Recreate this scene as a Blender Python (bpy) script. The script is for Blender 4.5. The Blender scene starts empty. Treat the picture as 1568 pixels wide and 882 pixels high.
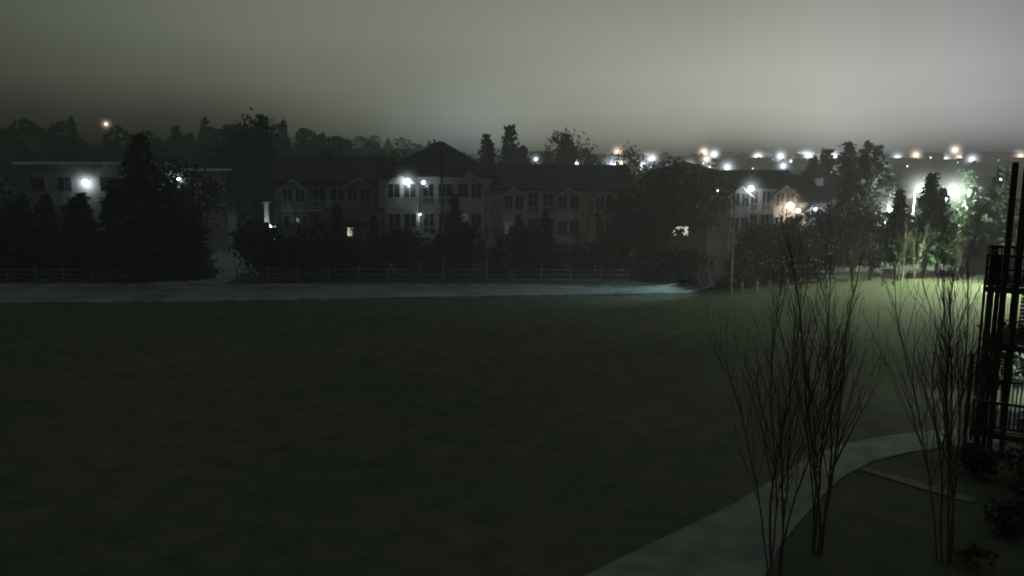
import bpy, math, random
import numpy as np
from mathutils import Vector, Matrix
S = bpy.context.scene
S.view_settings.view_transform = 'Standard'
S.view_settings.look = 'None'
S.view_settings.exposure = 0
COL = S.collection

# ------------------------------------------------------------------ helpers
def nt_new(mat):
    mat.use_nodes = True
    nt = mat.node_tree
    nt.nodes.clear()
    return nt

def add(nt, t, **kw):
    n = nt.nodes.new(t)
    for k, v in kw.items():
        setattr(n, k, v)
    return n

def mth(nt, op, a, b=None, clamp=False):
    n = nt.nodes.new('ShaderNodeMath'); n.operation = op; n.use_clamp = clamp
    for i, v in enumerate((a, b)):
        if v is None: continue
        if isinstance(v, (int, float)): n.inputs[i].default_value = v
        else: nt.links.new(v, n.inputs[i])
    return n.outputs[0]

def ramp(nt, fac, stops):
    n = nt.nodes.new('ShaderNodeValToRGB')
    e = n.color_ramp.elements
    while len(e) > 1: e.remove(e[-1])
    for i, (p, c) in enumerate(stops):
        if not isinstance(c, (tuple, list)): c = (c, c, c)
        if i == 0:
            e[0].position = p; e[0].color = (*c, 1)
        else:
            x = e.new(p); x.color = (*c, 1)
    nt.links.new(fac, n.inputs[0])
    return n.outputs[0]

def mat(name, c1, c2=None, scale=3.0, rough=0.8, bump=0.0, bscale=20.0, haze=True, spec=0.3, detail=2):
    m = bpy.data.materials.new(name); nt = nt_new(m); L = nt.links
    out = add(nt, 'ShaderNodeOutputMaterial')
    b = add(nt, 'ShaderNodeBsdfPrincipled')
    b.inputs['Roughness'].default_value = rough
    b.inputs['Specular IOR Level'].default_value = spec
    if c2 is None: c2 = tuple(x*0.7 for x in c1)
    geo = add(nt, 'ShaderNodeNewGeometry')
    no = add(nt, 'ShaderNodeTexNoise'); no.inputs['Scale'].default_value = scale; no.inputs['Detail'].default_value = detail
    L.new(geo.outputs['Position'], no.inputs['Vector'])
    col = ramp(nt, no.outputs['Fac'], [(0.35, c2), (0.65, c1)])
    L.new(col, b.inputs['Base Color'])
    if bump > 0:
        n2 = add(nt, 'ShaderNodeTexNoise'); n2.inputs['Scale'].default_value = bscale; n2.inputs['Detail'].default_value = 2
        L.new(geo.outputs['Position'], n2.inputs['Vector'])
        bp = add(nt, 'ShaderNodeBump'); bp.inputs['Strength'].default_value = bump; bp.inputs['Distance'].default_value = 0.1
        L.new(n2.outputs['Fac'], bp.inputs['Height']); L.new(bp.outputs[0], b.inputs['Normal'])
    sh = b.outputs[0]
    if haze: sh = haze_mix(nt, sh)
    L.new(sh, out.inputs[0])
    return m

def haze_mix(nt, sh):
    # painted haze: airlight emission mixed into each surface, growing with distance
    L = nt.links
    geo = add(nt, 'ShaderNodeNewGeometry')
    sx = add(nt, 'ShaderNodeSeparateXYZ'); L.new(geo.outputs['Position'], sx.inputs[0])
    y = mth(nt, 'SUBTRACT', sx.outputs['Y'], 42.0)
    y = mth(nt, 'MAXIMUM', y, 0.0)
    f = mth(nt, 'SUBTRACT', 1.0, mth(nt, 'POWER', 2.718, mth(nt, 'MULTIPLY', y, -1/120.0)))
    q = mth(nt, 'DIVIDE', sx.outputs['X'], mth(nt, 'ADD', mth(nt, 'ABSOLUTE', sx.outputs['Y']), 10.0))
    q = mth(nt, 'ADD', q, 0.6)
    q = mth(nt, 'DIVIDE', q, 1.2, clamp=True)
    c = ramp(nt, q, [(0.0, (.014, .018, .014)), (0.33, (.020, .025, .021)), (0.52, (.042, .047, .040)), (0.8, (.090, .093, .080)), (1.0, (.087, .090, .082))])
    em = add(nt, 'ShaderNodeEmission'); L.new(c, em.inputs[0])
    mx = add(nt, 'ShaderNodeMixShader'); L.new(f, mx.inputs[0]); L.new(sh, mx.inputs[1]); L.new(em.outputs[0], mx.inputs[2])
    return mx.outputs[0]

def emat(name, c, s):
    m = bpy.data.materials.new(name); nt = nt_new(m)
    out = add(nt, 'ShaderNodeOutputMaterial'); e = add(nt, 'ShaderNodeEmission')
    e.inputs[0].default_value = (*c, 1); e.inputs[1].default_value = s
    nt.links.new(e.outputs[0], out.inputs[0])
    return m

def glowmat(name, c, s):
    # added glow round a lamp: self-lit volume imitating bloom, fading outwards
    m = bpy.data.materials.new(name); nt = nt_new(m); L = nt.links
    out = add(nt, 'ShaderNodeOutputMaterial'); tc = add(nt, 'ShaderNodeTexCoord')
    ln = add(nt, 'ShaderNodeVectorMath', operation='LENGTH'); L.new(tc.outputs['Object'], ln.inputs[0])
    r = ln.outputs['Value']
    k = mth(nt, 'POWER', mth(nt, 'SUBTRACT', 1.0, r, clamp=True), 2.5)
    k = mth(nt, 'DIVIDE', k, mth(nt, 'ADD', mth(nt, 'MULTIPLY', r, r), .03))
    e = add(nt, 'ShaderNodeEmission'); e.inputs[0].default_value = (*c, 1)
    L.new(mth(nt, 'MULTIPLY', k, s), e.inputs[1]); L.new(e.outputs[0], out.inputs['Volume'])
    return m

class MB:
    def __init__(s): s.v = []; s.f = []; s.m = []
    def add(s, vs, fs, m=0):
        o = len(s.v); s.v += [tuple(v) for v in vs]
        for f in fs: s.f.append(tuple(i+o for i in f)); s.m.append(m)
    def box(s, x0, x1, y0, y1, z0, z1, m=0):
        s.add([(x0,y0,z0),(x1,y0,z0),(x1,y1,z0),(x0,y1,z0),(x0,y0,z1),(x1,y0,z1),(x1,y1,z1),(x0,y1,z1)],
              [(0,3,2,1),(4,5,6,7),(0,1,5,4),(1,2,6,5),(2,3,7,6),(3,0,4,7)], m)
    def tube(s, p0, p1, r0, r1, n=5, m=0):
        p0 = Vector(p0); p1 = Vector(p1); d = (p1-p0)
        if d.length < 1e-6: return
        d.normalize(); a = d.orthogonal().normalized(); b = d.cross(a)
        vs = []
        for p, r in ((p0, r0), (p1, r1)):
            for i in range(n):
                t = 2*math.pi*i/n
                vs.append(p + a*(math.cos(t)*r) + b*(math.sin(t)*r))
        fs = [(i, (i+1) % n, n+(i+1) % n, n+i) for i in range(n)]
        fs += [tuple(range(n))[::-1], tuple(range(n, 2*n))]
        s.add(vs, fs, m)
    def ball(s, c, r, m=0, n=8, k=5):
        vs = [(c[0], c[1], c[2]+r)]
        for j in range(1, k):
            ph = math.pi*j/k
            for i in range(n):
                t = 2*math.pi*i/n
                vs.append((c[0]+r*math.sin(ph)*math.cos(t), c[1]+r*math.sin(ph)*math.sin(t), c[2]+r*math.cos(ph)))
        vs.append((c[0], c[1], c[2]-r)); e = len(vs)-1
        fs = [(0, 1+i, 1+(i+1) % n) for i in range(n)]
        for j in range(k-2):
            for i in range(n):
                a = 1+j*n+i; b = 1+j*n+(i+1) % n
                fs.append((a, a+n, b+n, b))
        fs += [(e, 1+(k-2)*n+(i+1) % n, 1+(k-2)*n+i) for i in range(n)]
        s.add(vs, fs, m)
    def quads(s, C, size, rng, m=0):
        for c in C:
            a = rng.normal(size=3); a /= np.linalg.norm(a)
            b = rng.normal(size=3); b -= a*b.dot(a); b /= np.linalg.norm(b)
            sz = size*rng.uniform(.6, 1.4)
            a = a*sz; b = b*sz*.6
            s.add([c-a, c-b*.8, c+a, c+b], [(0, 1, 2, 3)], m)
    def mesh(s, name, mats):
        me = bpy.data.meshes.new(name); me.from_pydata(s.v, [], s.f)
        for m in mats: me.materials.append(m)
        me.polygons.foreach_set('material_index', s.m); me.update()
        return me
    def obj(s, name, mats, parent=None):
        o = bpy.data.objects.new(name, s.mesh(name, mats)); COL.objects.link(o)
        if parent is not None: attach(o, parent)
        return o

def attach(o, parent):
    o.parent = parent
    o.matrix_parent_inverse = Matrix.Translation(-Vector(parent.location))

def empty(name, loc=(0, 0, 0)):
    e = bpy.data.objects.new(name, None); e.location = loc; e.empty_display_size = .5
    COL.objects.link(e); return e

def light(name, loc, power, color, parent, r=0.12, spot=None):
    l = bpy.data.lights.new(name, 'SPOT' if spot else 'POINT'); l.energy = power; l.color = color; l.shadow_soft_size = r
    o = bpy.data.objects.new(name, l); o.location = loc
    if spot:
        tgt, ang = spot
        l.spot_size = math.radians(ang); l.spot_blend = 0.9
        o.rotation_euler = (Vector(tgt)-Vector(loc)).to_track_quat('-Z', 'Y').to_euler()
    COL.objects.link(o); attach(o, parent); return o

def sm(x, a, b):
    t = min(1, max(0, (x-a)/(b-a))); return t*t*(3-2*t)

def H(x, y):
    h = 9*sm(y, 110, 480)
    h += 10*sm(y, 100, 210)*sm(-x, 15, 70)
    h += 1.2*math.sin(x*.03+1)*math.sin(y*.02)*sm(y, 120, 200)
    return h

# ------------------------------------------------------------------ materials
M_wall = mat('siding_grey', (.42, .43, .41), (.31, .32, .31), .8, .8)
M_wall2 = mat('siding_taupe', (.22, .22, .21), (.15, .155, .15), 1.0, .8)
M_wallw = mat('siding_white', (.44, .45, .44), (.31, .32, .32), .8, .7)
M_trim = mat('white_trim', (.45, .46, .45), (.33, .34, .34), 2, .6)
M_white = mat('white_paint', (.75, .76, .75), (.6, .62, .62), 2, .6)
M_roof = mat('asphalt_shingle', (.045, .045, .045), (.028, .03, .03), 4, .9)
M_brick = mat('chimney_brick', (.16, .14, .13), (.11, .09, .085), 5, .9)
M_glass = mat('window_glass', (.03, .035, .04), (.02, .02, .025), 1, .12, spec=.6)
M_metal = mat('dark_metal', (.08, .08, .08), (.05, .05, .05), 4, .5)
M_galv = mat('galvanised_steel', (.36, .37, .36), (.25, .26, .26), 4, .6)
M_wood = mat('weathered_wood', (.18, .175, .165), (.08, .078, .075), .5, .9)
M_deck = mat('stained_deck_wood', (.05, .045, .04), (.025, .024, .022), 6, .85, .3, 30, haze=False)
M_bark = mat('bark', (.09, .08, .065), (.045, .04, .034), 8, .95)
M_barkp = mat('pale_bark', (.45, .43, .38), (.22, .2, .18), 5, .9)
M_barks = mat('sapling_bark', (.10, .095, .082), (.055, .052, .046), 12, .9, haze=False)
M_con = mat('conifer_foliage', (.050, .066, .054), (.018, .026, .022), .9, .85)
M_con2 = mat('bright_conifer_foliage', (.065, .12, .058), (.026, .05, .026), 1.1, .8)
M_dec = mat('shrub_foliage', (.055, .065, .050), (.02, .026, .02), 1.0, .85)
M_far = mat('far_foliage', (.035, .045, .03), (.016, .02, .014), .2, .9)
M_red = mat('red_shrub_foliage', (.10, .035, .035), (.05, .02, .024), 3, .85, haze=False)
M_conc = mat('path_concrete', (.155, .172, .152), (.088, .10, .088), 1.0, .85, .25, 15, haze=False, detail=5)
M_conc3 = mat('stained_concrete', (.12, .13, .12), (.06, .066, .06), 1.4, .9, haze=False, detail=5)
M_conc2 = mat('lane_concrete', (.22, .23, .22), (.14, .15, .14), 1.1, .85, detail=3)
M_kerb = mat('kerb_concrete', (.34, .35, .34), (.16, .17, .17), .9, .8, haze=False)
M_paint = mat('road_paint', (.6, .61, .6), (.12, .12, .12), .9, .6, haze=False)
E_cool = emat('lamp_cool', (.82, .93, 1), 26)
E_warm = emat('lamp_warm', (1, .78, .55), 12)
E_win = emat('lit_window_warm', (1, .92, .72), .8)
E_win2 = emat('lit_window_pink', (1, .72, .58), 3.2)
E_win3 = emat('lit_window_dim', (.8, .85, 1), .05)
GLOW_C = glowmat('lamp_glow_cool', (.78, .9, 1), .050)
GLOW_W = glowmat('lamp_glow_warm', (1, .82, .62), .040)
GLOW_G = glowmat('lamp_glow_white', (.92, 1, .88), .050)
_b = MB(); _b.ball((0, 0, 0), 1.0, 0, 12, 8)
GLOWMESH = {id(m): _b.mesh('glow_ball', [m]) for m in (GLOW_C, GLOW_W, GLOW_G)}
def glow_ball(parent, loc, rad, m=None):
    m = m or GLOW_C
    o = bpy.data.objects.new('lamp_glow', GLOWMESH[id(m)]); COL.objects.link(o)
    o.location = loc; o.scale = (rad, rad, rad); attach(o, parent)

def grass_mat():
    m = bpy.data.materials.new('lawn_grass'); nt = nt_new(m); L = nt.links
    out = add(nt, 'ShaderNodeOutputMaterial'); b = add(nt, 'ShaderNodeBsdfPrincipled')
    b.inputs['Roughness'].default_value = .95; b.inputs['Specular IOR Level'].default_value = .1
    g = add(nt, 'ShaderNodeNewGeometry')
    def noise(s, d=6):
        n = add(nt, 'ShaderNodeTexNoise'); n.inputs['Scale'].default_value = s; n.inputs['Detail'].default_value = d
        n.inputs['Roughness'].default_value = .65
        L.new(g.outputs['Position'], n.inputs['Vector']); return n.outputs['Fac']
    c1 = ramp(nt, noise(.09, 3), [(.3, (.048, .058, .042)), (.5, (.058, .070, .048)), (.72, (.073, .081, .056))])
    c2 = ramp(nt, noise(.9, 5), [(.3, (.72, .74, .73)), (.5, (1, 1, 1)), (.7, (1.28, 1.25, 1.22))])
    mx = add(nt, 'ShaderNodeMix', data_type='RGBA', blend_type='MULTIPLY'); mx.inputs[0].default_value = 1
    L.new(c1, mx.inputs[6]); L.new(c2, mx.inputs[7])
    L.new(mx.outputs[2], b.inputs['Base Color'])
    bp = add(nt, 'ShaderNodeBump'); bp.inputs['Strength'].default_value = .5; bp.inputs['Distance'].default_value = .08
    L.new(noise(7, 2), bp.inputs['Height']); L.new(bp.outputs[0], b.inputs['Normal'])
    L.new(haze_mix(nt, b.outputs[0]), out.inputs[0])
    return m
M_grass = grass_mat()
M_asph = mat('worn_asphalt', (.15, .165, .168), (.085, .096, .10), .35, .5, .2, 25, haze=False, spec=.4, detail=5)

# ------------------------------------------------------------------ ground (one sheet)
xs = np.unique(np.concatenate([np.linspace(-3000, -200, 15), np.linspace(-200, 200, 81), np.linspace(200, 3000, 15)]))
ys = np.unique(np.concatenate([np.linspace(-300, 0, 5), np.linspace(0, 100, 21), np.linspace(100, 600, 51), np.linspace(600, 5000, 12)]))
g = MB()
vs = [(x, y, H(x, y)) for y in ys for x in xs]
nx = len(xs)
fs = [(j*nx+i, j*nx+i+1, (j+1)*nx+i+1, (j+1)*nx+i) for j in range(len(ys)-1) for i in range(nx-1)]
g.add(vs, fs); go = g.obj('ground', [M_grass])
for p in go.data.polygons: p.use_smooth = True

def strip(name, left, right, z, m, parent=None):
    b = MB(); n = len(left)
    vs = [(x, y, H(x, y)+z) for x, y in left]+[(x, y, H(x, y)+z) for x, y in right]
    b.add(vs, [(i+1, i, n+i, n+i+1) for i in range(n-1)])
    return b.obj(name, [m], parent)

# road across the far side of the field, bending back between the houses at its right end
def rn(x): return 57.6 + 3.8*sm(x, -34, 16)
def rf(x): return 65.9 - 1.6*sm(x, 0, 12)
rx = list(np.linspace(-160, 10, 87))
near = [(x, rn(x)) for x in rx]; far = [(x, rf(x)) for x in rx]
nr, fr = near[-1], far[-1]
c = (10.0, 69.0)
for k in range(1, 13):
    a = math.pi/2*k/12
    near.append((c[0]+(c[1]-nr[1])*math.sin(a), c[1]-(c[1]-nr[1])*math.cos(a)))
    far.append((c[0]+(c[1]-fr[1])*math.sin(a), c[1]-(c[1]-fr[1])*math.cos(a)))
near.append((near[-1][0]+3, 82)); far.append((far[-1][0]+3, 82))
def between(t, o=0.0):
    out = []
    for (ax, ay), (bx, by) in zip(near, far):
        L_ = math.hypot(bx-ax, by-ay); q = t+o/L_
        out.append((ax+(bx-ax)*q, ay+(by-ay)*q))
    return out
road = empty('road', (0, 61, 0))
strip('asphalt', far, near, .02, M_asph, road)
strip('edge_line_near', between(0, .62), between(0, .48), .026, M_paint, road)
strip('edge_line_far', between(1, -.48), between(1, -.62), .026, M_paint, road)
strip('centre_line', between(.5, .06), between(.5, -.06), .026, M_paint, road)
kb = MB()
for A_, B_ in ((between(0, 0), between(0, -.18)), (between(1, .18), between(1, 0))):
    for i in range(len(A_)-1):
        p, q, r_, s_ = B_[i], B_[i+1], A_[i+1], A_[i]
        kb.add([(*p,0),(*q,0),(*r_,0),(*s_,0),(*p,.13),(*q,.13),(*r_,.13),(*s_,.13)], [(4,5,6,7),(0,1,5,4),(2,3,7,6)])
kb.obj('kerb', [M_kerb], road)

# foot path lower right
upper = [(-2.5,14.4),(-.4,16.4),(1.9,18.5),(4.2,20.5),(6.6,22.6),(8.3,24.4),(9.8,26.0),(11.7,27.6),(13.6,28.5),(15.8,29.2),(19,29.9),(25,30.6)]
lower = [(2.4,13.2),(4.3,15.4),(6.0,18.0),(7.0,19.8),(8.2,21.5),(9.4,23.1),(10.6,24.6),(12.2,26.0),(13.9,26.9),(16,27.6),(19.2,28.2),(25.2,28.9)]
strip('footpath', upper, lower, .03, M_conc)
strip('paved_strip', [(11.8,25.5),(12.5,24.7),(13.4,23.6),(14.0,22.9)], [(11.45,25.25),(12.15,24.4),(13.05,23.3),(13.65,22.6)], .034, M_conc3)
strip('side_lane', [(-30.5,66.2),(-31,80),(-36,100),(-45,120),(-58,142)], [(-24,66.2),(-25,80),(-29,100),(-38,120),(-52,142)], .05, M_conc2)
strip('car_park', [(38,98),(90,98)], [(38,88),(90,88)], .04, M_asph)

# ------------------------------------------------------------------ trees
def conifer(seed, h, r, nl=26, dens=1.0, mats=None, base=.06, leaf=.26):
    rng = np.random.default_rng(seed); b = MB()
    b.tube((0,0,0), (0,0,h*.97), .035*h*.6, .01, 7, 1)
    C = []
    for i in range(nl):
        t = (i+rng.uniform(-.3, .3))/nl; t = max(0, t)
        z = h*(base+(1-base)*t)
        rr = r*(1-t)**.8*(.75+.4*rng.random())+.08
        nb = int(9-4*t)
        a0 = rng.random()*6.28
        for k in range(nb):
            a = a0+6.283*k/nb+rng.uniform(-.3, .3); R = rr*rng.uniform(.6, 1.15)
            end = np.array([math.cos(a)*R, math.sin(a)*R, z-R*.22+R*.1*rng.random()])
            st = np.array([0, 0, z])
            b.tube(st, end, .03, .008, 3, 1)
            m = int((5+R*9)*dens)
            for _ in range(m):
                u = rng.random()**.7
                p = st+(end-st)*u
                p = p+rng.normal(size=3)*np.array([.16, .16, .10])*(1+R*.25)
                C.append(p)
    b.quads(C, leaf, rng, 0)
    return b.mesh('conifer', mats or [M_con, M_bark])

def broad(seed, h, r, nclump=34, per=75, mats=None, leaf=.22, low=.35):
    rng = np.random.default_rng(seed); b = MB()
    th = h*low
    b.tube((0,0,0), (0,0,th), .03*h, .02*h, 8, 1)
    C = []
    for k in range(nclump):
        a = rng.random()*6.28; u = rng.random()**.5; zz = rng.uniform(-1, 1)
        w = math.sqrt(max(0, 1-zz*zz*.8))
        c = np.array([math.cos(a)*r*u*w, math.sin(a)*r*u*w, th+(h-th)*(.5+.46*zz)])
        mid = np.array([c[0]*.4, c[1]*.4, th+(c[2]-th)*.5])
        b.tube((0,0,th*.9), mid, .012*h, .006*h, 4, 1); b.tube(mid, c, .006*h, .01, 3, 1)
        s = rng.uniform(.14, .27)*r
        for _ in range(int(per*rng.uniform(.5, 1.2))):
            C.append(c+rng.normal(size=3)*s*np.array([1, 1, .75]))
    b.quads(C, leaf, rng, 0)
    return b.mesh('broadleaf', mats or [M_dec, M_bark])

def bare(seed, h, stems=5, spread=.22, mats=None, r0=.05, twigs=1.0, lean=(0, 0)):
    rng = np.random.default_rng(seed); b = MB()
    def grow(p, d, L, r, lvl):
        n = max(3, int(L/.45)); seg = L/n
        for i in range(n):
            d = (d+Vector(rng.normal(size=3)*.045)+Vector((0, 0, .03))).normalized()
            q = p+d*seg; r1 = r*(1-.8*(i+1)/n)+.0025; r0_ = r*(1-.8*i/n)+.0025
            b.tube(p, q, r0_, r1, 5 if lvl == 0 else 3, 0)
            if lvl < 3 and i > (2 if lvl == 0 else 0):
                k = (1.15 if lvl == 0 else .7)*twigs
                while rng.random() < k:
                    k -= .6
                    a = rng.random()*6.28
                    side = Vector((math.cos(a), math.sin(a), rng.uniform(.7, 1.6)))
                    nd = (d*rng.uniform(.7, 1.2)+side*.5).normalized()
                    grow(q, nd, L*(1-i/n)*rng.uniform(.3, .55)+.25, r1*.5, lvl+1)
            p = q
    for s in range(stems):
        a = rng.random()*6.28; w = spread*rng.uniform(.2, 1)
        d = Vector((math.cos(a)*w+lean[0], math.sin(a)*w+lean[1], 1)).normalized()
        grow(Vector((math.cos(a)*.16, math.sin(a)*.16, -.05)), d, h*rng.uniform(.7, 1.0), r0*rng.uniform(.6, 1.0), 0)
    return b.mesh('bare_tree', mats or [M_barks])

CON = [conifer(s, 10, r) for s, r in ((1, 2.3), (2, 2.7), (3, 2.0))]
CONB = [conifer(s, 10, r, mats=[M_con2, M_barkp], base=.2) for s, r in ((11, 2.4), (12, 2.8))]
BRO = [broad(s, 10, r) for s, r in ((5, 3.6), (6, 4.2), (7, 3.2))]
BUSH = [broad(s, 4, 2.2, 26, 70, low=.12) for s in (15, 16)]
BARE = [bare(s, 9, 3, .35, [M_bark], .09, .9) for s in (21, 22)]
rr = random.Random(4)
def tree(name, me, x, y, h, base_h=10., wide=1.0, rot=None):
    o = bpy.data.objects.new(name, me); COL.objects.link(o)
    s = h/base_h; o.location = (x, y, H(x, y)-.03); o.scale = (s*wide, s*wide, s)
    o.rotation_euler = (0, 0, rr.random()*6.28 if rot is None else rot); return o

# left foreground belt (beyond the road)
for x, y, h, w in ((-46,71,7.6,1.25),(-42.5,70,7.2,1.3),(-38.6,71,7.2,1.4),(-35.5,72,8.6,1.2),(-32.4,71,12.6,1.2),(-29.6,70,8.2,1.25),(-27.6,70,6.0,1.3),
                   (-50,73,9.4,1.2),(-54,76,10,1.2),(-40.5,76,7.4,1.3),(-44.5,77,7.2,1.3)):
    tree('spruce_tree', CON[rr.randrange(3)], x, y, h, wide=w)
for x, y, h in ((-48.5,75,9.0),(-51,77,8.6),(-36.2,77,7.8),(-30.6,76,9.4),(-46.6,74,6.4),(-33,76,10.2)):
    tree('oak_tree', BRO[rr.randrange(3)], x, y, h, wide=.9)
for x, y, h in ((-21.9,69.5,4.6),(-20.2,70,3.4),(-17.5,70,4.4),(-15.2,71,3.6),(-12.6,70,2.6),(-9.8,70.5,4.0),(-7.2,71,2.8),(-4.6,70.5,4.6),(-1.5,70,2.8),
                (1.2,71,4.2),(3.4,70.5,3.0),(6.2,70.5,2.6),(8.6,71,3.6)):
    tree('shrub_tree', BUSH[rr.randrange(2)], x, y, h, 4., wide=.95)
for x, y, h in ((-9.6,73,4.8),(-5.2,73,7.4),(.6,72,5.6),(-16,73.5,6.4),(3.0,73,6.0),(-12.8,74,5.6)):
    tree('fir_tree', CON[rr.randrange(3)], x, y, h, wide=.9)
for x, y, h in ((-19,74,8),(2.6,73,6.5),(9.5,72,7),(-24.6,75,8),(6,74,7),(-14,72,7),(-1,73,6.6),(23.2,74,6.6),(21.4,73,6.4)):
    tree('bare_tree', BARE[rr.randrange(2)], x, y, h, 9.)
# dark group in the middle right
for x, y, h in ((10.6,73,7.2),(12.6,74,8.8),(14.6,75.4,9.6),(16.4,79,10.0),(19.0,82,9.4)):
    tree('maple_tree', BRO[rr.randrange(3)], x, y, h, wide=.95)
for x, y, h in ((25.2,72,5.4),(27.4,72,5.8),(26.2,69.6,4.4),(29.4,73,5.8),(12.2,71.5,3.8),(22.8,71,4.5),(24.0,70,4.0),(21.2,72,4.6),(31.2,73,6.2),(33.4,74,6.6),(28.2,69.8,3.6)):
    tree('yew_tree', BRO[rr.randrange(3)], x, y, h, wide=1.05)
for x, y, h in ((17.0,62.8,1.0),(18.3,64.0,1.5),(19.4,65.6,1.8),(20.2,67.4,2.2),(20.8,69.2,2.6),(21.6,66.6,1.8),(23.4,67.4,2.2),(25.2,67.6,1.9),(14.6,68.6,2.6),(12.4,68.8,2.4)):
    tree('hedge_shrub', BUSH[rr.randrange(2)], x, y, h, 4., wide=1.5)
# behind the roofs
for me, x, y, h, w in ((BRO[1],-34.6,110,15.5,.75),(CON[0],-33,108,16.5,.8),(BRO[0],-38,112,14,.8),(BRO[2],-24,112,11.5,1),(BRO[1],-17,114,11.5,1),
                    (CON[0],-.4,113,15.4,1.0),(CON[1],-3.6,114,14.2,.9),(CON[2],1.6,112,12.6,1),(BRO[0],8,112,14.0,.75),(CON[1],7.4,112,14.2,.95),(BRO[1],16.5,116,11.8,.6),
                    (BRO[2],5.0,114,11,.8),(BRO[2],11.0,115,10.8,.8)):
    tree('tall_tree', me, x, y, h, wide=w)
# right hand tree group
for me, x, y, h, w in ((CON[1],34.6,93,10.8,1.1),(CON[0],36.4,94,11.8,1.1),(CON[2],38.6,93,12.6,1.3),(CON[1],40.6,93,12.5,1.1),(CON[0],42.4,95,12.2,1.1),(BRO[0],37.0,90,9.8,.95),(BRO[1],39.8,90,10,.8),
                       (BRO[2],33.6,78,6.6,.8),(CON[0],34.8,79.4,11.4,1.1),(CON[2],36.2,80.5,11.2,1.2),(BRO[0],35.4,79,8.0,.75),(CON[1],33.0,80,10.6,.9)):
    tree('pine_tree', me, x, y, h, wide=w)
for me, x, y, h, w in ((CONB[0],37.0,71.5,9.3,1.1),(CONB[1],34.8,72.5,7.9,.95),(CONB[1],39.4,74,8.0,1.0),(CONB[0],44.6,79,9.4,1.25),(CONB[1],48.5,80,9.8,1.2),(CONB[1],41.6,81,7.6,1.0),(CONB[0],46.6,84,9.6,1.3),(CONB[1],42.8,75,8.0,.9)):
    tree('larch_tree', me, x, y, h, wide=w)
tree('birch_tree', bare(31, 8, 2, .3, [M_barkp], .11, .9, (.2, 0)), 33.4, 68.6, 6.4, 8.)
tree('birch_tree', bare(33, 8, 2, .3, [M_barkp], .11, .9, (.15, 0)), 35.0, 69.4, 6.0, 8.)
for x, y in ((27,69),(29.3,68.4),(38.8,69),(31,69)):
    tree('bare_tree', BARE[rr.randrange(2)], x, y, 5.2, 9.)

# foreground saplings
tree('bare_sapling', bare(41, 8, 6, .12, None, .034, .98), 6.5, 18.6, 7.8, 8., rot=0)
tree('bare_sapling', bare(42, 8, 6, .10, None, .034, .98, (.06, .0)), 8.0, 19.7, 8.6, 8., rot=0)
tree('bare_sapling', bare(43, 8, 6, .12, None, .032, .98, (-.01, 0)), 11.0, 19.2, 8.8, 8., rot=0)

# distant tree line: one object
def treeline(name, spec, seed):
    rng = np.random.default_rng(seed); b = MB()
    for x, y, h, r in spec:
        z0 = H(x, y)
        n = 170
        u = rng.random(n); a = rng.random(n)*6.28
        con = rng.random() < .3
        prof = (1-u)**.8 if con else np.sin(np.clip(u*.9+.1, 0, 1)*math.pi)**.6
        R = r*prof*rng.uniform(.3, 1, n)*(.6 if con else 1)
        C = np.stack([x+np.cos(a)*R, y+np.sin(a)*R, z0+h*(.05+.95*u)], 1)
        b.quads(C, .5+h*.03, rng, 0)
        b.tube((x, y, z0-.3), (x, y, z0+h*.8), .2, .05, 4, 1)
    return b.obj(name, [M_far, M_bark])
r2 = random.Random(9)
spec = []
for i in range(95):
    x = r2.uniform(-125, -30); spec.append((x, r2.uniform(140, 185), r2.uniform(6.5, 10), r2.uniform(3.5, 5.5)))
for i in range(60):
    x = r2.uniform(-70, 10); spec.append((x, r2.uniform(150, 230), r2.uniform(6, 10), r2.uniform(3, 5)))
for i in range(90):
    y = r2.uniform(190, 420); x = y*r2.uniform(.0, .65); spec.append((x, y, r2.uniform(4, 8), r2.uniform(2.5, 5)))
for i in range(120):
    y = r2.uniform(430, 600); x = y*r2.uniform(-.5, .7); spec.append((x, y, r2.uniform(3, 8), r2.uniform(4, 8)))
treeline('distant_treeline', spec, 3)

# distant town on the slope
tb = MB(); lb = MB()
for i in range(110):
    y = r2.uniform(150, 480); x = y*r2.uniform(.02, .68)
    w = r2.uniform(5, 8); d = 7; hh = r2.uniform(3, 5); z = H(x, y)
    tb.box(x-w, x+w, y, y+d, z-1, z+hh, 0)
    tb.add([(x-w-.4,y-.4,z+hh),(x+w+.4,y-.4,z+hh),(x+w+.4,y+d+.4,z+hh),(x-w-.4,y+d+.4,z+hh),(x-w-.4,y+d/2,z+hh+2.4),(x+w+.4,y+d/2,z+hh+2.4)],
           [(0,1,5,4),(2,3,4,5),(0,4,3),(1,2,5),(3,2,1,0)], 1)
    for k in range(3):
        if r2.random() < .4:
            wx = x+r2.uniform(-w*.8, w*.8)
            tb.box(wx-.5, wx+.5, y-.06, y-.01, z+hh*.5, z+hh*.5+1.0, 2)
tb.obj('distant_town_houses', [M_wall2, M_roof, emat('far_window', (1, .85, .6), .4)])
TOWN = empty('distant_street_lights', (60, 300, 0))
for i in range(120):
    y = r2.uniform(140, 500); x = y*(r2.uniform(.08, .66) if r2.random() < .6 else r2.uniform(.12, .40))
    z = H(x, y)+r2.uniform(2.5, 8)
    far_ = y > 300; s_ = r2.choice((.45, .55, .75, 1.3)); cool = r2.random() < .6
    lb.tube((x, y, H(x, y)-.2), (x, y, z), .08, .06, 4, 0)
    lb.ball((x, y-.3, z), (.16+.0008*y)*s_, (3 if far_ else 1) if cool else (4 if far_ else 2), 6, 4)
    if s_ > .7: glow_ball(TOWN, (x, y-.3, z), (1.3+.012*y), GLOW_C if cool else GLOW_W)
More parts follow.
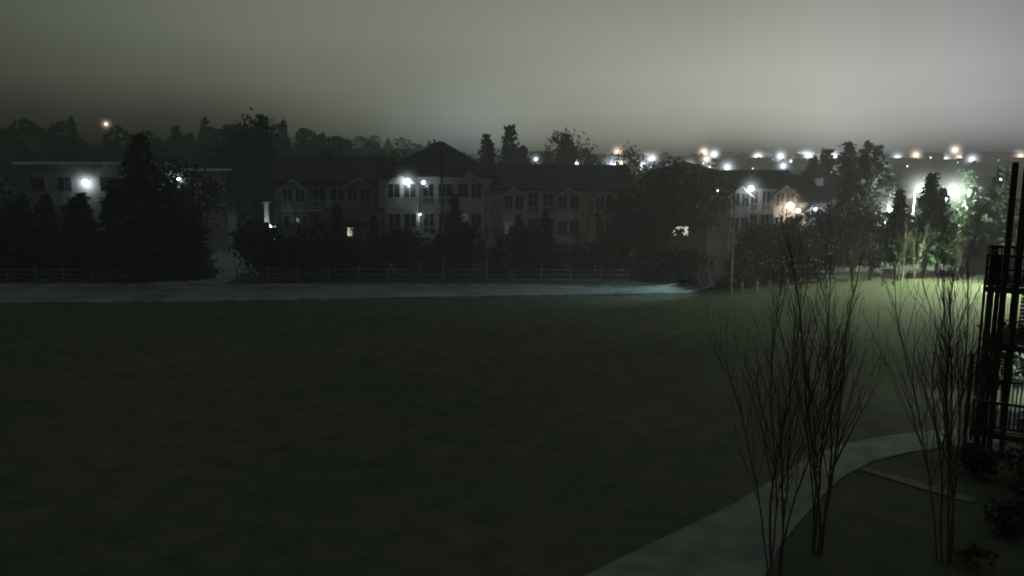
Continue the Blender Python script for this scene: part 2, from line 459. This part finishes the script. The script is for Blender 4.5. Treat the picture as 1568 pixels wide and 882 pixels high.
for px, yy, zz, rad in ((-99,200,None,.30),(17.5,140,9.6,.5),(19,142,9.3,.4),(24,150,9.8,.4),(27.6,160,11.0,.36),(12,150,10,.3),(4.4,150,10.8,.25),(45,170,9.2,.45),(75,175,8.6,.5),(60,180,9.5,.4),(36,165,9.6,.35),(82,180,8.8,.4)):
    z = zz if zz else H(px, yy)+7.6
    lb.tube((px, yy, H(px, yy)-.2), (px, yy, z), .08, .06, 4, 0)
    lb.ball((px, yy-.3, z), rad, 1 if px > 0 else 2, 6, 4)
    glow_ball(TOWN, (px, yy-.3, z), rad*8, GLOW_C if px > 0 else GLOW_W)
lb.obj('poles_and_bulbs', [M_metal, emat('far_lamp_cool', (.85, .93, 1), 4.5), emat('far_lamp_warm', (1, .8, .55), 3.0), emat('farther_lamp_cool', (.85, .93, .95), 1.3), emat('farther_lamp_warm', (1, .8, .55), .9)], TOWN)

# ------------------------------------------------------------------ buildings
def window(b, x, y, z, w, h, lit=None):
    f = .07
    b.box(x-w/2-f, x+w/2+f, y-.07, y-.002, z+h/2, z+h/2+f, 0); b.box(x-w/2-f, x+w/2+f, y-.10, y-.002, z-h/2-f, z-h/2, 0)
    b.box(x-w/2-f, x-w/2, y-.07, y-.002, z-h/2, z+h/2, 0); b.box(x+w/2, x+w/2+f, y-.07, y-.002, z-h/2, z+h/2, 0)
    b.box(x-.03, x+.03, y-.06, y-.03, z-h/2, z+h/2, 0)
    b.box(x-w/2, x+w/2, y-.028, y-.004, z-h/2, z+h/2, lit if lit else 1)

def gable_x(b, x0, x1, y0, y1, z, hz, m=0, o=.45, th=.2):
    x0 -= o; x1 += o; yo0 = y0-o; yo1 = y1+o; ym = (y0+y1)/2
    vs = [(x0,yo0,z),(x1,yo0,z),(x1,yo1,z),(x0,yo1,z),(x0,ym,z+hz),(x1,ym,z+hz)]
    vs += [(a, bb, c+th) for a, bb, c in vs]
    b.add(vs, [(0,1,5,4),(2,3,4,5),(6,10,11,7)[::-1],(8,11,10,9)[::-1],(0,6,7,1)[::-1],(2,8,9,3)[::-1],(0,4,10,6),(3,9,10,4),(1,7,11,5),(2,5,11,8)], m)
def hip(b, x0, x1, y0, y1, z, hz, m=0, o=.5):
    x0 -= o; x1 += o; y0 -= o; y1 += o; ym = (y0+y1)/2; q = min((y1-y0)/2, (x1-x0)/2-.2)
    b.add([(x0,y0,z),(x1,y0,z),(x1,y1,z),(x0,y1,z),(x0,y0,z+.18),(x1,y0,z+.18),(x1,y1,z+.18),(x0,y1,z+.18),(x0+q,ym,z+hz),(x1-q,ym,z+hz)],
          [(3,2,1,0),(0,1,5,4),(1,2,6,5),(2,3,7,6),(3,0,4,7),(4,5,9,8),(5,6,9),(6,7,8,9),(7,4,8)], m)
def gable_front(b, x0, x1, yf, yb, z, hz, o=.35, th=.16):
    xm = (x0+x1)/2
    b.add([(x0,yf,z),(x1,yf,z),(xm,yf,z+hz)], [(0,1,2)], 1)
    s = hz/(xm-x0)
    for sgn, xe in ((-1, x0), (1, x1)):
        e = (xe+sgn*o, z-s*o); t = (xm, z+hz)
        vs = [(e[0],yf-o,e[1]),(t[0],yf-o,t[1]),(t[0],yb,t[1]),(e[0],yb,e[1])]
        vs += [(a, c, d+th) for a, c, d in vs]
        b.add(vs, [(0,3,2,1),(4,5,6,7),(1,2,6,5),(2,3,7,6),(3,0,4,7)], 0)
        b.add([(e[0],yf-o-.03,e[1]-.02),(t[0],yf-o-.03,t[1]-.02),(t[0],yf-o-.03,t[1]+th),(e[0],yf-o-.03,e[1]+th)], [(0,1,2,3)], 2)

def townhouse(name, x0, units, uw, yf, dp, eave, rz, wall, seed, lit=(), roof='gable', chim=True, trim=None, chm=None):
    x1 = x0+units*uw; trim = trim or M_trim
    P = empty(name, ((x0+x1)/2, yf+dp/2, 0))
    w = MB(); r = MB(); wi = MB(); tr = MB(); ch = MB(); rg = random.Random(seed)
    w.box(x0, x1, yf, yf+dp, 0, eave, 0)
    (gable_x if roof == 'gable' else hip)(r, x0, x1, yf, yf+dp, eave+.01, rz)
    nf = 3; fh = eave/nf
    for u in range(units):
        a = x0+u*uw; c = a+uw/2; pr = 1.1 if u % 2 == 0 else .6
        bw = uw*rg.uniform(.48, .6); bx0 = c-bw/2+(.5 if u % 2 else -.4); bx1 = bx0+bw; by = yf-pr
        drop = rg.uniform(.2, .9)
        w.box(bx0, bx1, by, yf-.003, 0, eave-drop, 0)
        gable_front(r, bx0, bx1, by, yf+dp*.35, eave-drop, bw*rg.uniform(.32, .44))
        bc = (bx0+bx1)/2
        for f in range(nf):
            z = fh*f+fh*.55; L = None
            for (lu, lf, lm) in lit:
                if lu == u and lf == f: L = lm
            if f == 0:
                wi.box(bc-bw*.42, bc+bw*.42, by-.05, by-.003, .02, 2.25, 3)
                for k in range(4): wi.box(bc-bw*.41, bc+bw*.41, by-.07, by-.052, .1+k*.55, .14+k*.55, 0)
            else:
                window(wi, bc-bw*.23, by, z, bw*.34, 1.3, L); window(wi, bc+bw*.23, by, z, bw*.34, 1.3, None)
        tr.box(bx0-.04, bx1+.04, by-.05, by-.003, fh-.12, fh+.06, 0); tr.box(bx0-.04, bx1+.04, by-.05, by-.003, 2*fh-.12, 2*fh+.04, 0)
        sx0 = bx1+.12 if bx1+1.2 < a+uw else a+.1
        sx1 = (a+uw-.1) if bx1+1.2 < a+uw else bx0-.12
        if sx1-sx0 > .9:
            sc = (sx0+sx1)/2
            for f in range(1, nf):
                z = fh*f
                tr.box(sx0, sx1, yf-1.0, yf-.004, z-.14, z, 0)
                tr.box(sx0, sx1, yf-1.0, yf-.95, z+.92, z+1.0, 0)
                k = sx0+.03
                while k < sx1: tr.box(k, k+.04, yf-.99, yf-.96, z, z+.92, 0); k += .18
                window(wi, sc, yf, z+1.25, min(1.5, sx1-sx0-.3), 1.9, None)
            wi.box(sc-.45, sc+.45, yf-.05, yf-.003, .02, 2.1, 3)
        if chim:
            cx = a+uw*.93; cy = yf+dp*.3
            ch.box(cx-.35, cx+.35, cy-.3, cy+.3, eave-.5, eave+rz*.9, 0); ch.box(cx-.43, cx+.43, cy-.38, cy+.38, eave+rz*.9, eave+rz*.9+.12, 0)
            ch.tube((cx, cy, eave+rz*.9+.12), (cx, cy, eave+rz*.9+.5), .12, .12, 8, 1)
    w.obj('walls', [wall], P); r.obj('roof', [M_roof, wall, trim], P)
    wi.obj('windows_and_doors', [trim, M_glass, E_win, M_wall2, E_win2, E_win3], P); tr.obj('balconies_and_trim', [trim], P)
    if chim: ch.obj('chimneys', [chm or M_brick, M_metal], P)
    return P

def wall_lamp(P, x, y, z, power, col=(.82, .92, 1), r=.2, E=None, mm=None, mr=None):
    b = MB()
    b.box(x-.08, x+.08, y, y+.25, z+.1, z+.22, 1); b.box(x-r, x+r, y-.28, y+.02, z+r*.7+.02, z+r*.7+.08, 1)
    b.ball((x, y-.12, z), r*.7, 0)
    b.obj('wall_lamp', [E or E_cool, M_metal], P)
    light('wall_lamp_light', (x, y-.35, z-.3-r*.5), power, col, P)
    glow_ball(P, (x, y-.12, z), mr or r*5.5, mm)

T1 = townhouse('townhouse_row', -24.5, 2, 5.6, 83, 10, 8.0, 2.6, M_wall2, 1)
T2 = townhouse('townhouse_row', -13.2, 2, 5.7, 80, 11, 8.7, 3.6, M_wall, 2, roof='hip', lit=((1, 1, 5),))
wall_lamp(T2, -10.15, 78.6, 8.3, 26, r=.36); wall_lamp(T2, -8.6, 78.9, 8.2, 10, r=.2)
wall_lamp(T2, -9.0, 78.9, 5.1, 9, r=.10)
T3 = townhouse('townhouse_row', -1.6, 3, 4.4, 79, 10, 7.4, 2.3, M_wall, 3, lit=((0, 1, 5),))
T4 = townhouse('townhouse_row', 15.5, 3, 4.0, 96, 11, 8.0, 2.2, M_wall2, 4, roof='hip', chim=False)
T5 = townhouse('white_townhouse', 22.2, 2, 3.9, 85, 9, 7.4, 1.7, M_wallw, 5, trim=M_trim)
wall_lamp(T5, 24.6, 83.4, 7.5, 60, r=.36, mr=2.2); wall_lamp(T5, 28.7, 83.4, 5.7, 110, (1, .8, .68), r=.5, E=E_warm, mm=GLOW_W, mr=2.4); wall_lamp(T5, 29.6, 83.4, 5.2, 40, (1, .8, .68), r=.3, E=E_warm, mm=GLOW_W)
T6 = townhouse('white_townhouse', 30.2, 2, 2.6, 84, 7, 6.0, 2.6, M_wallw, 6, trim=M_trim, chm=M_white)
wall_lamp(T6, 33.2, 82.4, 6.0, 40); wall_lamp(T6, 31.0, 82.4, 5.4, 30)
light('chimney_light', (31.9, 81.0, 8.0), 90, (.8, .92, 1), T6)  # bare point light level with the white chimneys, no fixture

A = empty('flat_roofed_apartment_block', (-42, 92, 0)); w = MB(); t = MB(); wi = MB()
w.box(-53, -42.0, 88, 98, 0, 9.9, 0); w.box(-41.9, -34.6, 90, 98, 0, 9.2, 0)
t.box(-53.6, -41.4, 87.2, 98.5, 9.9, 10.2, 0); t.box(-41.3, -33.9, 89.2, 98.5, 9.2, 9.4, 0)
for f in range(3):
    for x in (-51.5, -48.6, -44): window(wi, x, 88, 1.6+3.1*f, 1.5, 1.5)
    for x in (-40.3, -36): window(wi, x, 90, 1.6+3.0*f, 1.5, 1.5)
w.obj('walls', [M_wall2], A); t.obj('roof_slab', [M_white], A); wi.obj('windows', [M_wall2, M_glass], A)
wall_lamp(A, -46.1, 87.6, 8.0, 55, r=.42); wall_lamp(A, -37.6, 89.6, 8.4, 36, r=.38); wall_lamp(A, -36.9, 89.6, 8.4, 14, r=.26)

for nm, x, y, z, wd in (('garden_cottage', 15.9, 76.0, 3.7, 1.5), ('garden_cottage', -15.6, 77.4, 3.5, .5)):
    C = empty(nm, (x, y+2.5, 0)); b = MB(); r = MB(); wi = MB()
    b.box(x-2.6, x+2.6, y, y+4.5, 0, 4.3, 0); gable_x(r, x-2.6, x+2.6, y, y+4.5, 4.31, 1.2)
    window(wi, x, y, z, wd, .8, 2); window(wi, x-1.7, y, z-.9, .8, 1)
    b.obj('walls', [M_wall2], C); r.obj('roof', [M_roof], C); wi.obj('windows', [M_trim, M_glass, E_win], C)

# ------------------------------------------------------------------ lamps, poles, fences
def street_lamp(x, y, h, power, col=(.86, .95, .9), arm=(0, -1.2), E=None, spot=None, r=.22, mr=2.2):
    P = empty('street_lamp', (x, y, 0)); b = MB()
    b.tube((x, y, 0), (x, y, .5), .14, .12, 10); b.tube((x, y, .5), (x, y, h), .09, .055, 8)
    e = (x+arm[0], y+arm[1], h+.25); b.tube((x, y, h-.1), e, .045, .035, 6)
    b.box(e[0]-.2, e[0]+.2, e[1]-.35, e[1]+.25, e[2]-.02, e[2]+.12)
    b.obj('pole_and_head', [M_galv], P)
    c = MB(); c.ball((e[0], e[1]-.05, e[2]-.1), r, 0); c.obj('bulb', [E or E_cool], P)
    light('lamp_light', (e[0], e[1]-.1, e[2]-.45-r), power, col, P, .15, spot)
    if mr: glow_ball(P, (e[0], e[1]-.05, e[2]-.1), mr, GLOW_G)
    return P
street_lamp(41.4, 77.0, 7.3, 4500, (.9, 1, .85), r=.42, mr=3.8)
street_lamp(38.6, 77.5, 7.5, 4200, r=.36, mr=3.4)
street_lamp(35.9, 77.5, 5.6, 1500, r=.3, mr=2.6)
street_lamp(40.9, 66.0, 8.6, 34000, (.86, 1, .60), arm=(-1.6, -.8), r=.04, spot=((35, 63.2, 0), 122), mr=0)  # added spot lamp, hidden behind the deck, to brighten the lawn
street_lamp(17.0, 61.6, 7.8, 3400, (.55, .88, 1), arm=(-1.2, .6), r=.03, spot=((8.5, 62.8, 0), 76), mr=0)  # bluish lamp added to the pole; its spot stands in for headlight streaks
G = empty('gate_column', (-23.8, 78, 0)); b = MB()
b.box(-24.0, -23.6, 77.9, 78.3, 0, 6.2, 0); b.box(-24.1, -23.5, 77.8, 78.4, 6.2, 6.35, 0); b.box(-24.15, -23.45, 77.75, 78.45, 0, .4, 0)
b.box(-23.55, -22.9, 78.0, 78.1, 1.0, 4.0, 0)
b.obj('column', [M_white], G)
c = MB(); c.ball((-23.3, 77.6, 4.0), .1, 0); c.obj('lantern', [E_cool], G)
light('lantern_light', (-23.3, 76.8, 3.9), 60, (.7, 1, .95), G)

def utility_pole(x, y, h):
    P = empty('utility_pole', (x, y, 0)); b = MB(); z = H(x, y)
    b.tube((x, y, z-.1), (x, y, z+h), .15, .10, 8); b.box(x-.9, x+.9, y-.06, y+.06, z+h-.7, z+h-.58)
    for k in (-.8, -.4, .4, .8): b.tube((x+k, y, z+h-.58), (x+k, y, z+h-.4), .035, .03, 6)
    b.obj('pole', [M_wood], P)
utility_pole(-6.0, 69.4, 11.6); utility_pole(-21, 100, 13); utility_pole(-28, 101, 13); utility_pole(-2.2, 69.0, 4.8)

def fence(name, pts, h=1.15, rails=3, sp=2.4, m=M_wood):
    P = empty(name, (*pts[0], 0)); b = MB()
    for (xa, ya), (xb, yb) in zip(pts[:-1], pts[1:]):
        L = math.hypot(xb-xa, yb-ya); n = max(1, int(L/sp))
        for i in range(n):
            x = xa+(xb-xa)*i/n; y = ya+(yb-ya)*i/n
            b.box(x-.06, x+.06, y-.06, y+.06, 0, h+.08)
            x2 = xa+(xb-xa)*(i+1)/n; y2 = ya+(yb-ya)*(i+1)/n
            for k in range(rails):
                z = h*(k+.8)/rails-.03
                b.tube((x, y-.08, z), (x2, y2-.08, z), .04, .04, 5)
    b.obj('posts_and_rails', [m], P)
fence('post_and_rail_fence', [(-70, 68.2), (-31, 68), ])
fence('post_and_rail_fence', [(-23.5, 68), (0, 67.6), (10, 67.2)], 1.25)
fence('post_and_rail_fence', [(23.4, 66.5), (28, 66.4)], 1.2)
for i, x in enumerate((17.9, 19.2, 20.4, 21.9, 23.2, 25.4)):
    b = MB(); y = 61.8+.5*i
    b.tube((x, y, 0), (x, y, .85), .09, .09, 10, 0); b.tube((x, y, .85), (x, y, .93), .1, .05, 10, 0); b.tube((x, y, .62), (x, y, .74), .094, .094, 10, 1)
    b.obj('bollard', [M_galv, M_trim])
P = empty('notice_board', (31.2, 66, 0)); b = MB()
b.box(30.75, 30.83, 66, 66.08, 0, 1.5); b.box(31.6, 31.68, 66, 66.08, 0, 1.5); b.box(30.84, 31.59, 66.0, 66.06, .55, 1.35, 1); b.box(30.7, 31.73, 65.95, 66.15, 1.5, 1.58)
b.obj('board', [M_wood, M_metal], P)
b = MB(); b.box(28.9, 29.0, 66.4, 66.5, 0, 1.5, 0); b.box(28.75, 29.15, 66.36, 66.395, 1.1, 1.6, 1); b.obj('park_sign', [M_galv, M_trim])

# ------------------------------------------------------------------ timber deck stair tower at the right edge
D = empty('timber_deck_tower', (16.5, 26.6, 0)); b = MB()
X0, X1, Y0, Y1 = 0, 4.05, 0, 3.0
for x, h in ((X0, 10.05), (.36, 9.85), (X1, 9.9)):
    for y in (Y0, Y1): b.box(x-.08, x+.08, y-.08, y+.08, 0, h)
b.box(-.49, -.29, .1, .3, 0, 7.1); b.box(-.49, -.29, 2.3, 2.5, 0, 7.1); b.box(-.83, -.69, .7, .84, 0, 3.4)
b.box(-.26, -.12, .05, .19, 0, 6.9); b.box(-.62, -.54, 1.4, 1.5, 0, 6.0)
def deck(z, x0=-.55):
    b.box(x0, X1+.15, Y0-.14, Y0-.10, z-.22, z-.02)
    b.box(x0, X1+.15, Y1+.10, Y1+.14, z-.22, z-.02)
    y = Y0-.12
    while y < Y1: b.box(x0, X1+.15, y, y+.13, z, z+.04); y += .15
def rail(z, x0=-.55):
    for yy in (Y0-.2, Y1+.16):
        b.box(x0, X1+.15, yy, yy+.06, z+.95, z+1.04); b.box(x0, X1+.15, yy, yy+.06, z+.12, z+.18)
        x = x0
        while x < X1: b.box(x, x+.035, yy+.01, yy+.05, z+.18, z+.95); x += .13
    b.box(x0-.05, x0, Y0-.2, Y1+.2, z+.95, z+1.04)
    y = Y0
    while y < Y1: b.box(x0-.045, x0-.01, y, y+.035, z+.0, z+.95); y += .13
deck(5.95); rail(5.98); deck(4.0, -.05); deck(.9, -.65); rail(.95, -.55)
z = 4.25
while z < 5.75:
    b.add([(.5, Y0-.02, z), (X1, Y0-.02, z), (X1, Y0+.08, z+.07), (.5, Y0+.08, z+.07)], [(0, 1, 2, 3)]); b.box(.5, X1-.1, Y0-.05, Y0-.025, z-.01, z+.02); z += .13
for i in range(14):
    b.box(.9+i*.2, 1.15+i*.2, Y0+1.7, Y1-.1, .95+i*.22, .99+i*.22)
b.tube((.9, Y0+1.65, .9), (3.7, Y0+1.65, 3.95), .1, .1, 4)
o = b.obj('deck_timber', [M_deck]); o.parent = D
D.rotation_euler = (0, 0, math.radians(-31))

for x, y, h, me in ((22.6, 35.5, 2.0, BUSH[0]), (24.2, 36.5, 2.6, BUSH[1]), (21.4, 34.6, 1.3, BUSH[1]), (14.9, 24.6, 1.0, BUSH[0]), (16.4, 23.6, 1.4, BUSH[1]),
                    (15.4, 22.4, 1.1, BUSH[0]), (13.6, 20.6, .9, BUSH[1])):
    tree('garden_shrub', me, x, y, h, 4., wide=1.1)
tree('red_leaved_shrub', broad(77, 1.0, .7, 16, 60, [M_red, M_bark], .06, .15), 11.6, 18.7, .6, 1.)
GL = empty('garden_lamp', (23.4, 33.4, 0)); b = MB()
b.tube((23.4, 33.4, 0), (23.4, 33.4, 2.6), .05, .04, 8); b.tube((23.4, 33.4, 2.85), (23.4, 33.4, 2.95), .2, .05, 8)
b.obj('post', [M_metal], GL); c = MB(); c.ball((23.4, 33.4, 2.74), .1); c.obj('globe', [E_cool], GL)
light('globe_light', (23.3, 33.2, 2.3), 700, (.93, 1, .85), GL)

# ------------------------------------------------------------------ world
W = bpy.data.worlds.new('World'); S.world = W; W.use_nodes = True
nt = W.node_tree; nt.nodes.clear(); L = nt.links
out = add(nt, 'ShaderNodeOutputWorld')
tc = add(nt, 'ShaderNodeTexCoord'); sp = add(nt, 'ShaderNodeSeparateXYZ'); L.new(tc.outputs['Generated'], sp.inputs[0])
az = mth(nt, 'ARCTAN2', sp.outputs['X'], sp.outputs['Y'])
el = mth(nt, 'ARCSINE', sp.outputs['Z'])
def cloudn(s, d):
    n = add(nt, 'ShaderNodeTexNoise'); n.inputs['Scale'].default_value = s; n.inputs['Detail'].default_value = d
    L.new(tc.outputs['Generated'], n.inputs['Vector']); return n.outputs['Fac']
n1 = cloudn(6, 2)
elw = mth(nt, 'ADD', el, mth(nt, 'MULTIPLY', mth(nt, 'SUBTRACT', n1, .5), .035))
u = mth(nt, 'DIVIDE', mth(nt, 'ADD', az, 1.5), 3.0, clamp=True)
def U(a): return (a+1.5)/3
A1 = ramp(nt, u, [(0, .06), (U(-.9), .065), (U(-.57), .085), (U(-.3), .16), (U(0), .29), (U(.2), .375), (U(.36), .445), (U(.5), .39), (U(.62), .27), (U(.9), .18), (1, .12)])
e = mth(nt, 'DIVIDE', elw, .5, clamp=True)
R1 = ramp(nt, e, [(0, .135), (.025, .21), (.055, .40), (.085, .54), (.13, .65), (.20, .66), (.384, .44), (.7, .38), (1, .38)])
L1 = ramp(nt, e, [(0, .10), (.052, .13), (.105, .22), (.19, .45), (.30, .64), (.45, .68), (.8, .70), (1, .7)])
mxf = mth(nt, 'DIVIDE', mth(nt, 'ADD', az, .35), .6, clamp=True)
mx = add(nt, 'ShaderNodeMix', data_type='RGBA'); L.new(mxf, mx.inputs[0]); L.new(L1, mx.inputs[6]); L.new(R1, mx.inputs[7])
t = ramp(nt, u, [(U(-.6), (.89, 1, .76)), (U(-.1), (.94, 1, .78)), (U(.25), (.99, 1.0, .86)), (U(.6), (.94, .99, .98))])
m1 = add(nt, 'ShaderNodeMix', data_type='RGBA', blend_type='MULTIPLY'); m1.inputs[0].default_value = 1
L.new(A1, m1.inputs[6]); L.new(mx.outputs[2], m1.inputs[7])
m2 = add(nt, 'ShaderNodeMix', data_type='RGBA', blend_type='MULTIPLY'); m2.inputs[0].default_value = 1
L.new(m1.outputs[2], m2.inputs[6]); L.new(t, m2.inputs[7])
ga = mth(nt, 'POWER', mth(nt, 'DIVIDE', mth(nt, 'ADD', az, .06), .085), 2); ge = mth(nt, 'POWER', mth(nt, 'DIVIDE', mth(nt, 'SUBTRACT', el, .046), .04), 2)
gl = mth(nt, 'POWER', 2.718, mth(nt, 'MULTIPLY', mth(nt, 'ADD', mth(nt, 'ABSOLUTE', ga), mth(nt, 'ABSOLUTE', ge)), -1))
gc = add(nt, 'ShaderNodeMix', data_type='RGBA', blend_type='MULTIPLY'); gc.inputs[0].default_value = 1
L.new(gl, gc.inputs[6]); gc.inputs[7].default_value = (.038, .056, .068, 1)
ad = add(nt, 'ShaderNodeMix', data_type='RGBA', blend_type='ADD'); ad.inputs[0].default_value = 1
bright = mth(nt, 'ADD', mth(nt, 'MULTIPLY', mth(nt, 'SUBTRACT', cloudn(3, 3), .5), .35), 1.5)
sc = add(nt, 'ShaderNodeVectorMath', operation='SCALE'); L.new(m2.outputs[2], sc.inputs[0]); L.new(bright, sc.inputs['Scale'])
L.new(sc.outputs[0], ad.inputs[6]); L.new(gc.outputs[2], ad.inputs[7])
ov = mth(nt, 'DIVIDE', mth(nt, 'SUBTRACT', el, .32), .6, clamp=True)
oc = add(nt, 'ShaderNodeMix', data_type='RGBA', blend_type='MULTIPLY'); oc.inputs[0].default_value = 1
L.new(ov, oc.inputs[6]); oc.inputs[7].default_value = (.034, .043, .042, 1)
ad2 = add(nt, 'ShaderNodeMix', data_type='RGBA', blend_type='ADD'); ad2.inputs[0].default_value = 1
L.new(ad.outputs[2], ad2.inputs[6]); L.new(oc.outputs[2], ad2.inputs[7])
bg = add(nt, 'ShaderNodeBackground'); L.new(ad2.outputs[2], bg.inputs[0]); bg.inputs[1].default_value = 1.0
sky = add(nt, 'ShaderNodeTexSky', sky_type='NISHITA'); sky.sun_disc = False; sky.sun_elevation = math.radians(-6); sky.sun_rotation = math.radians(30)
b2 = add(nt, 'ShaderNodeBackground'); L.new(sky.outputs[0], b2.inputs[0]); b2.inputs[1].default_value = .02
ash = add(nt, 'ShaderNodeAddShader'); L.new(bg.outputs[0], ash.inputs[0]); L.new(b2.outputs[0], ash.inputs[1]); L.new(ash.outputs[0], out.inputs[0])

sl = bpy.data.lights.new('moon', 'SUN'); sl.energy = .02; sl.angle = math.radians(20); sl.color = (.9, 1, .95)
so = bpy.data.objects.new('moon', sl); so.rotation_euler = (math.radians(40), 0, math.radians(30)); COL.objects.link(so)

# ------------------------------------------------------------------ camera
cd = bpy.data.cameras.new('camera'); cam = bpy.data.objects.new('camera', cd); COL.objects.link(cam)
cam.location = (0, 0, 10); cam.rotation_euler = (math.radians(90-8.8), 0, 0)
cd.sensor_width = 36; cd.lens = 28.24; cd.clip_end = 8000; cd.clip_start = .1
cd.dof.use_dof = True; cd.dof.focus_distance = 7.5; cd.dof.aperture_fstop = 1.7
S.camera = cam
